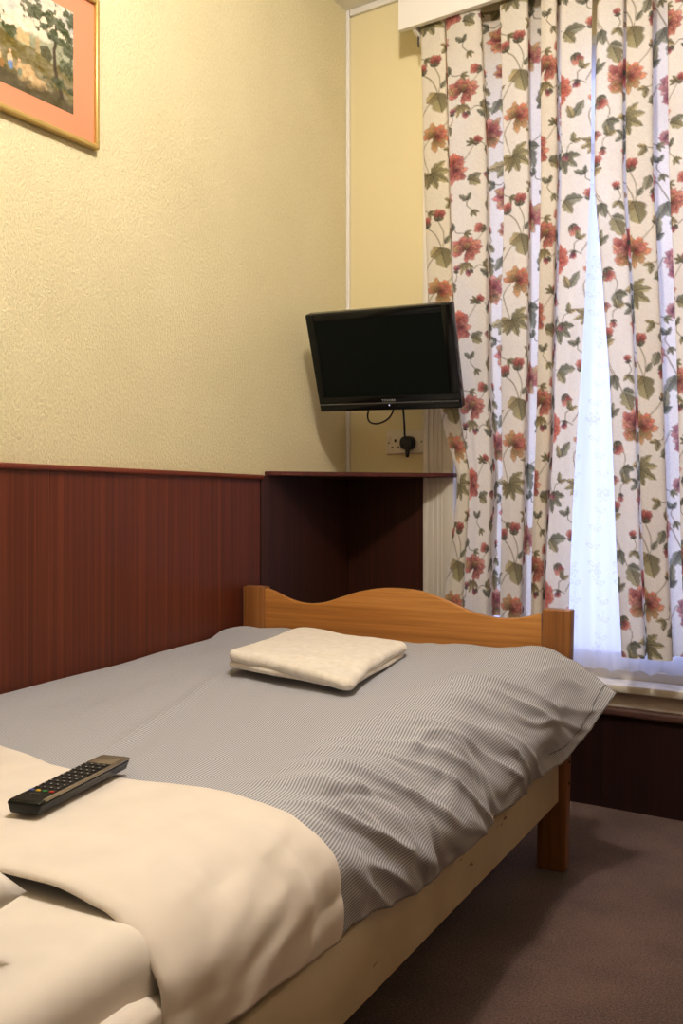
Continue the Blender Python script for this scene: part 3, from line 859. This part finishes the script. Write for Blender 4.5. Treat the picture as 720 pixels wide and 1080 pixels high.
# ---------------------------------------------------------------- floral cloth pattern (painted per vertex)
TW, TH = 600, 470                       # pattern repeat in millimetres
tile = np.ones((TH, TW, 3))*np.array((252, 246, 232.0))
tr = np.random.default_rng(5)
def win(x, y, r):
    xs_ = np.arange(int(x-r), int(x+r)+1); ys_ = np.arange(int(y-r), int(y+r)+1)
    gx, gy = np.meshgrid(xs_, ys_)
    return np.ix_(ys_ % TH, xs_ % TW), gx-x, gy-y
def paint(ix, col, a):
    t_ = tile[ix]; tile[ix] = t_*(1-a[..., None])+col*a[..., None]
def petal(x, y, ang, Lp, Wp, c, dark=0.66, ruf=0.09):
    """one round ruffled petal with a darker base, fine veins and a thin dark rim"""
    ix, gx, gy = win(x, y, Lp*1.3+3)
    u = gx*math.cos(ang)+gy*math.sin(ang); w = -gx*math.sin(ang)+gy*math.cos(ang)
    ph = tr.random()*6
    e = np.hypot((u-0.58*Lp)/(0.44*Lp), w/(Wp/2))
    a_ = np.arctan2(w, u-0.58*Lp)
    e = e*(1+ruf*np.sin(5*a_+ph)+0.6*ruf*np.sin(11*a_+2*ph))
    stalk = np.hypot(np.clip((u-0.3*Lp)/(0.32*Lp), -9, 9), w/(Wp*0.30))
    e = np.minimum(e, stalk)
    a = np.clip((1.05-e)*5, 0, 1)
    q = np.clip(u/Lp, 0, 1)
    shade = (dark+(1.16-dark)*q)*(1-0.30*np.clip((e-0.72)/0.28, 0, 1))*(1+0.10*np.sin(w*1.35+ph)+0.05*np.sin(u*0.7+ph))
    col = np.array(c)[None, None]*shade[..., None]
    tip = np.clip((q-0.55)/0.4, 0, 1)*0.35
    col = col*(1-tip[..., None])+np.array((224, 176, 140))[None, None]*shade[..., None]*tip[..., None]
    paint(ix, np.clip(col, 0, 255), a*0.93)
def flower(x, y, R, cols, sq=1.0, rot=0.0, heart=None, n=(11, 10, 8)):
    R = R*0.74
    for ring, (nn, f) in enumerate(zip(n, (1.0, 0.76, 0.52))):
        for k in range(nn):
            a = rot+ring*0.35+k*2*math.pi/nn+tr.normal()*0.12
            c = np.array(cols[tr.integers(len(cols))])*(1.0-0.08*ring+tr.normal()*0.05)
            Lp = R*f*(0.9+0.2*tr.random())*(sq if abs(math.sin(a)) > 0.7 else 1)
            petal(x, y, a, Lp, R*f*0.60, c)
    if heart is not None:
        ix, gx, gy = win(x, y, R*0.3); d = np.hypot(gx, gy)
        paint(ix, np.array(heart)[None, None]+0*gx[..., None], np.clip((R*0.2-d)/3, 0, 1))
def half_flower(x, y, R, cols, ang, spread=2.2, n=(8, 7, 6)):
    R = R*0.74
    for ring, (nn, f) in enumerate(zip(n, (1.0, 0.78, 0.55))):
        for k in range(nn):
            a = ang+(k/(nn-1)-0.5)*spread*(1-0.15*ring)+tr.normal()*0.06
            c = np.array(cols[tr.integers(len(cols))])*(1.02-0.12*ring+tr.normal()*0.06)
            petal(x, y, a, R*f*(0.85+0.25*tr.random()), R*f*0.5, c)
def leaf(x, y, ang, Ll, Wl, c, lobes=3):
    ix, gx, gy = win(x, y, Ll*1.15+3)
    u = gx*math.cos(ang)+gy*math.sin(ang); w = -gx*math.sin(ang)+gy*math.cos(ang)
    q = np.clip(u/Ll, 0, 1)
    wid = Wl/2*np.sin(q**0.8*math.pi)**0.8*(0.78+0.32*np.abs(np.sin(q*math.pi*lobes)))+1e-3
    r = np.abs(w)/wid+((u < 0) | (u > Ll))*9
    a = np.clip((1.05-r)*4, 0, 1)
    side = np.where(w > 0, 1.10, 0.86)
    vein = 1-0.45*np.exp(-(w/1.1)**2)-0.16*(np.sin((u-np.abs(w)*1.2)*0.62) > 0.72)
    shade = side*vein*(1-0.25*np.clip((r-0.7)/0.3, 0, 1))*(0.85+0.3*q)
    paint(ix, np.clip(np.array(c)[None, None]*shade[..., None], 0, 255), a*0.95)
def stem(pts, wd, c):
    pp = bez(pts, 18)
    for x, y in pp:
        ix, gx, gy = win(x, y, wd+2); paint(ix, np.array(c)[None, None]+0*gx[..., None], np.clip(wd/2+0.6-np.hypot(gx, gy), 0, 1)*0.8)
RED = [(190, 104, 94), (176, 90, 86), (204, 132, 114), (152, 72, 72)]
GOLD = [(190, 152, 98), (180, 138, 90), (198, 126, 94), (172, 146, 98)]
MIX = RED+[(192, 156, 104), (198, 138, 104), (186, 150, 100)]
PLUM = [(150, 84, 96), (172, 106, 110), (128, 72, 88), (192, 140, 138)]
LF = (156, 148, 108); LG = (142, 142, 118); LD = (120, 120, 96); LY = (180, 164, 116); SC = (150, 140, 112)
def bud(x, y, ang, s, cols=RED):
    for d in (-0.5, 0, 0.5): petal(x, y, ang+d*0.7, s, s*0.62, cols[tr.integers(len(cols))])
    for d in (-0.9, 0.9, 0.2): leaf(x-4*math.cos(ang), y-4*math.sin(ang), ang+d, s*0.62, s*0.28, LD, 1)
def spray(x, y, ang, s, c=LF, n=5):
    for k in range(n):
        d = (k-(n-1)/2)*0.62; leaf(x, y, ang+d, s*(1-0.10*abs(k-(n-1)/2)), s*0.42, np.array(c)*(0.9+0.25*tr.random()), 3)
D_ = math.radians
# stems first
stem([(20, 232), (45, 195), (75, 165), (62, 120), (36, 92)], 3.4, SC); stem([(78, 170), (84, 120), (70, 78)], 3.0, SC)
stem([(168, 118), (200, 90), (218, 120), (232, 150)], 3.4, SC); stem([(60, 285), (30, 320), (32, 350), (48, 400)], 3.0, SC); stem([(92, 262), (112, 240), (122, 222)], 2.4, SC)
stem([(250, 330), (214, 300), (196, 330), (170, 346)], 3.0, SC); stem([(150, 372), (132, 410), (134, 462)], 2.6, SC)
stem([(306, 405), (336, 376), (360, 340)], 2.6, SC); stem([(300, 420), (258, 450), (246, 478)], 2.6, SC); stem([(226, 450), (250, 462)], 2.2, SC)
stem([(356, 160), (396, 120), (420, 150)], 3.0, SC); stem([(412, 40), (398, 90), (424, 150), (442, 196)], 3.2, SC)
stem([(470, 300), (510, 330), (546, 380), (566, 430)], 3.4, SC); stem([(420, 330), (444, 368), (438, 400)], 2.6, SC); stem([(546, 120), (510, 150), (500, 196)], 2.8, SC)
stem([(500, 30), (528, 70), (560, 84)], 2.8, SC); stem([(560, 250), (590, 228), (620, 240)], 2.8, SC)
# foliage
leaf(74, 158, D_(78), 66, 54, LF, 2); leaf(74, 158, D_(140), 40, 34, LY, 2); leaf(86, 148, D_(-60), 30, 14, LG, 1)
spray(52, 398, D_(35), 62, LF, 5); spray(48, 404, D_(160), 44, LY, 3)
leaf(150, 352, D_(65), 74, 44, LG, 3); leaf(150, 352, D_(10), 44, 34, LD, 2); leaf(150, 352, D_(150), 42, 34, LD, 2)
leaf(226, 150, D_(80), 46, 38, LG, 2); leaf(226, 152, D_(120), 56, 26, LG, 2); leaf(236, 196, D_(70), 52, 28, LG, 3)
leaf(124, 70, D_(-70), 46, 24, LF, 2); leaf(118, 96, D_(110), 40, 26, LG, 2); leaf(140, 60, D_(40), 26, 14, LD, 1)
leaf(196, 240, D_(-80), 54, 26, LF, 2); leaf(188, 250, D_(-30), 34, 18, LD, 1)
leaf(340, 440, D_(-20), 40, 26, LG, 2); leaf(344, 438, D_(30), 36, 26, LF, 2); leaf(276, 446, D_(150), 46, 26, LG, 2)
leaf(392, 64, D_(-70), 50, 26, LF, 2); leaf(392, 66, D_(-20), 38, 22, LY, 2); leaf(420, 148, D_(80), 44, 26, LG, 2); leaf(420, 150, D_(130), 50, 26, LG, 2)
leaf(446, 192, D_(70), 60, 40, LF, 3); leaf(444, 190, D_(20), 34, 22, LG, 2)
spray(402, 262, D_(-90), 46, LG, 4); leaf(438, 396, D_(80), 48, 30, LG, 2); leaf(440, 396, D_(20), 30, 20, LD, 2)
spray(560, 432, D_(60), 58, LD, 4); spray(556, 426, D_(-140), 44, LG, 3)
leaf(498, 190, D_(70), 50, 30, LF, 3); leaf(500, 192, D_(120), 46, 26, LG, 2); leaf(512, 386, D_(170), 52, 30, LY, 3); leaf(514, 390, D_(130), 44, 26, LF, 2)
leaf(568, 86, D_(0), 50, 32, LG, 3); leaf(566, 88, D_(55), 46, 28, LF, 3); leaf(590, 330, D_(-60), 50, 26, LG, 2); leaf(588, 332, D_(-110), 40, 20, LY, 2)
# blossoms
bud(36, 90, D_(-100), 30); bud(70, 74, D_(-80), 32); bud(128, 132, D_(75), 36); bud(122, 222, D_(-60), 20, GOLD)
flower(164, 92, 52, MIX, 1.15, 0.2); half_flower(160, 104, 46, RED, D_(-160), 2.6)
half_flower(66, 290, 58, GOLD+[(206, 104, 80)], D_(-40), 4.6); half_flower(70, 292, 36, RED, D_(-30), 1.2)
flower(246, 318, 46, PLUM, 1.2, 0.4); half_flower(240, 330, 44, PLUM, D_(60), 1.8)
half_flower(262, 10, 48, RED+PLUM, D_(80), 2.6)
half_flower(330, 176, 60, GOLD+RED, D_(-95), 3.4); half_flower(336, 180, 44, RED, D_(30), 2.2); spray(326, 214, D_(90), 40, LY, 4)
flower(306, 404, 44, RED, 1.25, 0.1); half_flower(306, 384, 40, [(214, 104, 84)], D_(-120), 2.0)
flower(232, 446, 30, PLUM, 1.0, 0.3, (160, 150, 110)); bud(362, 336, D_(-50), 24)
flower(470, 286, 46, MIX, 1.3, 0.7); half_flower(470, 300, 42, GOLD, D_(90), 1.8)
bud(410, 44, D_(-80), 26); bud(384, 122, D_(200), 28); bud(420, 330, D_(80), 34)
half_flower(512, 18, 56, RED+[(190, 140, 86)], D_(-80), 3.0); half_flower(510, 26, 42, MIX, D_(100), 2.4)
flower(548, 246, 54, [(206, 96, 80), (194, 84, 72), (216, 120, 98)], 1.15, 0.5, (70, 74, 50)); leaf(540, 296, D_(80), 34, 24, LY, 2)
half_flower(520, 118, 46, GOLD+RED, D_(-100), 3.2); bud(590, 160, D_(60), 30); half_flower(402, 420, 36, PLUM+GOLD, D_(80), 1.8)
for (x_, y_, a_, k_) in ((20, 20, 40, 0), (110, 20, -30, 1), (210, 40, 70, 0), (10, 200, 100, 1), (110, 330, -60, 1), (180, 440, 30, 0), (290, 270, -80, 1), (300, 110, 20, 0), (380, 230, 150, 1), (390, 350, 200, 0), (460, 150, -100, 1), (480, 440, -20, 0), (530, 330, 60, 0), (590, 400, 110, 1), (340, 30, 60, 0), (440, 440, 100, 1)):
    stem([(x_, y_), (x_+14*math.cos(D_(a_+40)), y_+14*math.sin(D_(a_+40))), (x_+34*math.cos(D_(a_+10)), y_+34*math.sin(D_(a_+10)))], 2.4, SC)
    leaf(x_, y_, D_(a_+160), 30, 17, LF if k_ else LG, 2); leaf(x_, y_, D_(a_+230), 24, 13, LY if k_ else LD, 2)
    if k_: bud(x_+34*math.cos(D_(a_+10)), y_+34*math.sin(D_(a_+10)), D_(a_), 19, RED+PLUM)
    else: spray(x_+34*math.cos(D_(a_+10)), y_+34*math.sin(D_(a_+10)), D_(a_), 24, LF, 3)
tile = tile*0.86+np.array((252, 246, 232.0))*0.14
tile = np.clip(tile*(1+0.018*tr.normal(size=(TH, TW, 1))), 0, 255)
tile_l = lin(tile)
def sample_tile(u_mm, v_mm):
    x0 = np.floor(u_mm).astype(int); y0 = np.floor(v_mm).astype(int); fx = (u_mm-x0)[..., None]; fy = (v_mm-y0)[..., None]
    g = lambda a, b_: tile_l[b_ % TH, a % TW]
    return (g(x0, y0)*(1-fx)+g(x0+1, y0)*fx)*(1-fy)+(g(x0, y0+1)*(1-fx)+g(x0+1, y0+1)*fx)*fy

def curtain(prof, xl, xr, ztop, zbot, step, u0, v0, seed, wav=1.0):
    """prof: list (q, depth) across; xl, xr: functions of z; returns grid, colours, fabric coordinates"""
    prof = np.array(prof, float)
    # densify and soften the fold profile
    wmid = xr(1.3)-xl(1.3)
    pl_ = np.r_[0, np.cumsum(np.hypot(np.diff(prof[:, 0]*wmid), np.diff(prof[:, 1])))]
    tt_ = np.linspace(0, pl_[-1], 1400)
    k = np.hanning(23); k /= k.sum()
    sm = lambda v: np.convolve(np.pad(v, 11, 'edge'), k, 'valid')
    qq = sm(np.interp(tt_, pl_, prof[:, 0])); yp = sm(np.interp(tt_, pl_, prof[:, 1]))
    arc = np.r_[0, np.cumsum(np.hypot(np.diff(qq*wmid), np.diff(yp)))]
    ncol = int(arc[-1]/step)
    s = np.linspace(0, arc[-1], ncol); q = np.interp(s, arc, qq); y = np.interp(s, arc, yp)
    nr = int((ztop-zbot)/0.003)
    z = np.linspace(ztop, zbot, nr)
    Zg, Q = np.meshgrid(z, q, indexing='ij'); Yd = np.repeat(y[None], nr, 0); Sg = np.repeat(s[None], nr, 0)
    fall = (ztop-Zg)/(ztop-zbot)
    XL = np.array([xl(v) for v in z])[:, None]; XRr = np.array([xr(v) for v in z])[:, None]
    Qd = Q+0.012*wav*vnoise(Q*5, Zg*1.4, seed)*np.sin(Q*math.pi)
    XB = np.interp(Zg, [zbot, ztop], [XL[-1, 0], XL[0, 0]])
    X = XB+(XRr-XB)*Qd+(XL-XB)*(1-np.clip(Qd, 0, 1))**3.5
    Yv = -0.088+(Yd+0.088)*(0.80+0.30*fall)+wav*(0.006*vnoise(Q*6, Zg*1.6, seed+1)+0.0025*vnoise(Q*16, Zg*4, seed+2))
    X = X+0.003*vnoise(Q*9, Zg*2.5, seed+3)*wav
    P = np.stack([X, Yv, Zg], -1)
    c = sample_tile(Sg*1000+u0, (ztop-Zg)*1000+v0)
    return P, c

def keyf(keys):
    k = sorted(keys); a = np.array([p[0] for p in k]); b_ = np.array([p[1] for p in k])
    return lambda z: float(np.mean(np.interp(z+np.array((-0.03, -0.015, 0, 0.015, 0.03)), a, b_)))
xlL = keyf([(2.45, .320), (2.20, .325), (1.53, .352), (1.25, .374), (1.10, .404), (1.02, .430), (0.95, .460), (0.90, .456), (0.78, .440), (0.55, .408), (0.40, .405)])
xrL = keyf([(2.45, .872), (1.75, .866), (1.50, .852), (1.205, .836), (0.89, .818), (0.572, .806), (0.40, .80)])
def pleats(fr, yb=-0.038, yf=-0.120, tuck=0.035):
    """front faces (q0, q1) joined by recesses whose cloth tucks behind the faces"""
    p = []
    for i, (a, b_) in enumerate(fr):
        if i: p += [(a+tuck, yb), (a+tuck*0.6, (yb+yf)/2), (a, yf+0.012)]
        p += [(a+0.004, yf+0.002), ((a+b_)/2, yf-0.005), (b_-0.004, yf+0.002)]
        if i < len(fr)-1: p += [(b_, yf+0.012), (b_-tuck*0.6, (yb+yf)/2), (b_-tuck, yb)]
    return p
profL = [(0, -.080)]+pleats([(.02, .165), (.172, .385), (.485, .640), (.712, .808), (.830, 1.0)])
P, c = curtain(profL, xlL, xrL, 2.335, 0.525, 0.0027, -6, -76, 51)
oL = grid_mesh('curtain', P, M['floral'], None, col=c, origin=(0.61, -0.09, 0.525))
tag(oL, 'left floral cotton curtain, the one hanging behind the television', 'curtain', 'floral curtains at the window')
xlR = keyf([(2.45, .876), (1.80, .870), (1.74, .868), (1.486, .889), (1.251, .904), (0.992, .914), (0.683, .930), (0.452, .944), (0.40, .946)])
xrR = keyf([(2.45, 1.62), (0.4, 1.60)])
profR = [(0, -.095)]+pleats([(.006, .100), (.108, .200), (.248, .380), (.43, .54), (.59, .68), (.74, .82), (.87, 1.0)], tuck=0.022)
P, c = curtain(profR, xlR, xrR, 2.335, 0.448, 0.0028, 388, -40, 61)
oR = grid_mesh('curtain', P, M['floral'], None, col=c, origin=(1.2, -0.09, 0.448))
tag(oR, 'right floral cotton curtain, reaching lower, cut by the photo\'s edge', 'curtain', 'floral curtains at the window')
# stitched hem bands
for oo, P_, pm in ((oR, P, M['floral']),):
    pass

# net curtain with embroidered scrolls
nxn, nzn = 420, 640
xs_ = np.linspace(0.408, 1.592, nxn); zs_ = np.linspace(2.19, 0.385, nzn)
Zg, Xg = np.meshgrid(zs_, xs_, indexing='ij')
sc_ = 0.010*np.abs(np.sin(Xg*math.pi/0.055))
Zg2 = Zg + (sc_-0.004)*np.clip((0.45-Zg)/0.065, 0, 1)
Yg = 0.022+0.011*np.sin(Xg*62+0.6*np.sin(Zg*2))+0.004*np.sin(Xg*131+1)
emb = np.zeros_like(Xg)
er = np.random.default_rng(3)
def dab(cx_, cz_, ang, Lp, Wp, a_=0.5):
    """one small embroidered leaf"""
    j0 = int((cx_-xs_[0])/(xs_[1]-xs_[0])); i0 = int((zs_[0]-cz_)/(zs_[0]-zs_[1]))
    w_ = 9
    sl = np.s_[max(i0-w_, 0):i0+w_, max(j0-w_, 0):j0+w_]
    dx, dz = Xg[sl]-cx_, Zg[sl]-cz_
    u = dx*math.cos(ang)+dz*math.sin(ang); v = -dx*math.sin(ang)+dz*math.cos(ang)
    d = (u/Lp)**2+(v/Wp)**2
    emb[sl] = np.maximum(emb[sl], a_*np.exp(-((d-0.8)/0.35)**2))
for k in range(15):
    x0_ = 0.43+k*0.082
    for z_ in np.arange(0.43, 2.1 if k % 2 else 1.15, 0.013):
        x_ = x0_+0.016*math.sin(z_*17+k)
        dab(x_, z_, 1.5, 0.008, 0.0016, 0.35)
        if int(z_/0.013) % 4 == 0: dab(x_+0.011, z_+0.006, 0.7, 0.010, 0.005, 0.6); dab(x_-0.011, z_+0.01, 2.4, 0.010, 0.005, 0.6)
        if int(z_/0.013) % 17 == 0:
            for q_ in range(6): dab(x_+0.012*math.cos(q_*1.05), z_+0.012*math.sin(q_*1.05), q_*1.05, 0.008, 0.004, 0.7)
cn = np.ones(Xg.shape+(3,))*np.array((0.80, 0.80, 0.86)); cn = cn*(1-0.36*emb[..., None]*np.array((0.75, 1.0, 0.8)))
o = grid_mesh('net_curtain', np.stack([Xg, Yg, Zg2], -1), M['net'], None, col=cn, origin=(1.0, 0.02, 0.385))
tag(o, 'sheer white net curtain with embroidered scrolls against the window', 'net curtain')

# ---------------------------------------------------------------- pelmet
t = empty('curtain_pelmet', (0.276, 0.0, 2.311))
tag(t, 'white boxed pelmet board above the floral curtains', 'pelmet')
def pb(name, x0, x1, y0, y1, z0, z1, mat=M['trim_white']):
    return box(name, x0-0.27, x1-0.27, y0, y1, z0-2.318, z1-2.318, mat, t, 0.002, 2)
pb('front_board', 0.268, 1.95, -0.142, -0.124, 2.318, ZC+0.004)
pb('top_board', 0.268, 1.95, -0.124, -0.013, ZC-0.045, ZC-0.024)
bm = bmesh.new(); add_box(bm, 0.306-0.27, 0.318-0.27, -0.122, -0.012, 2.285-2.318, 2.40-2.318, 0.002, 2)
for v in bm.verts:
    if v.co.y < -0.08 and v.co.z < 0: v.co.z += 0.03
build('bracket', bm, M['trim_white'], t)
bm = bmesh.new(); add_box(bm, 0.310-0.27, 0.314-0.27, -0.096, -0.090, 2.276-2.318, 2.36-2.318, 0.0008, 1)
build('bracket_edge', bm, M['metal'], t)
bm = bmesh.new(); add_box(bm, 0.33-0.27, 1.90-0.27, -0.094, -0.082, 2.342-2.318, 2.366-2.318, 0.002, 2)
build('curtain_rail', bm, M['trim_white'], t)

# ---------------------------------------------------------------- light
w = bpy.data.worlds.new('overcast_daylight'); scene.world = w; w.use_nodes = True
bg = w.node_tree.nodes['Background']
bg.inputs['Color'].default_value = (0.50, 0.59, 1.0, 1); bg.inputs['Strength'].default_value = 2.5

def lamp(name, kind, loc, energy, color, size=0.1):
    l = bpy.data.lights.new(name, kind); l.energy = energy; l.color = color
    if kind == 'POINT': l.shadow_soft_size = size
    o = bpy.data.objects.new(name, l); COL.objects.link(o); o.location = loc
    return o
lamp('ceiling_light', 'POINT', (1.06, -1.60, 2.40), 60, (1.0, 0.922, 0.87), 0.07)


# ---------------------------------------------------------------- camera
th = math.atan(620/960.0)
cam = bpy.data.cameras.new('camera'); co = bpy.data.objects.new('camera', cam); COL.objects.link(co)
co.location = (1.642, -2.58, 0.85); co.rotation_euler = (math.pi/2, 0, th)
cam.sensor_fit = 'VERTICAL'; cam.sensor_height = 36.0; cam.sensor_width = 24.0
cam.lens = 36.0*960/1080; cam.shift_y = -5.0/1080; cam.clip_start = 0.02
scene.camera = co
scene.view_settings.view_transform = 'Standard'
scene.view_settings.look = 'None'
scene.view_settings.exposure = 0.24
scene.view_settings.gamma = 0.90
scene.cycles.use_denoising = True
scene.cycles.max_bounces = 10
scene.cycles.transparent_max_bounces = 12
scene.cycles.sample_clamp_indirect = 6.0
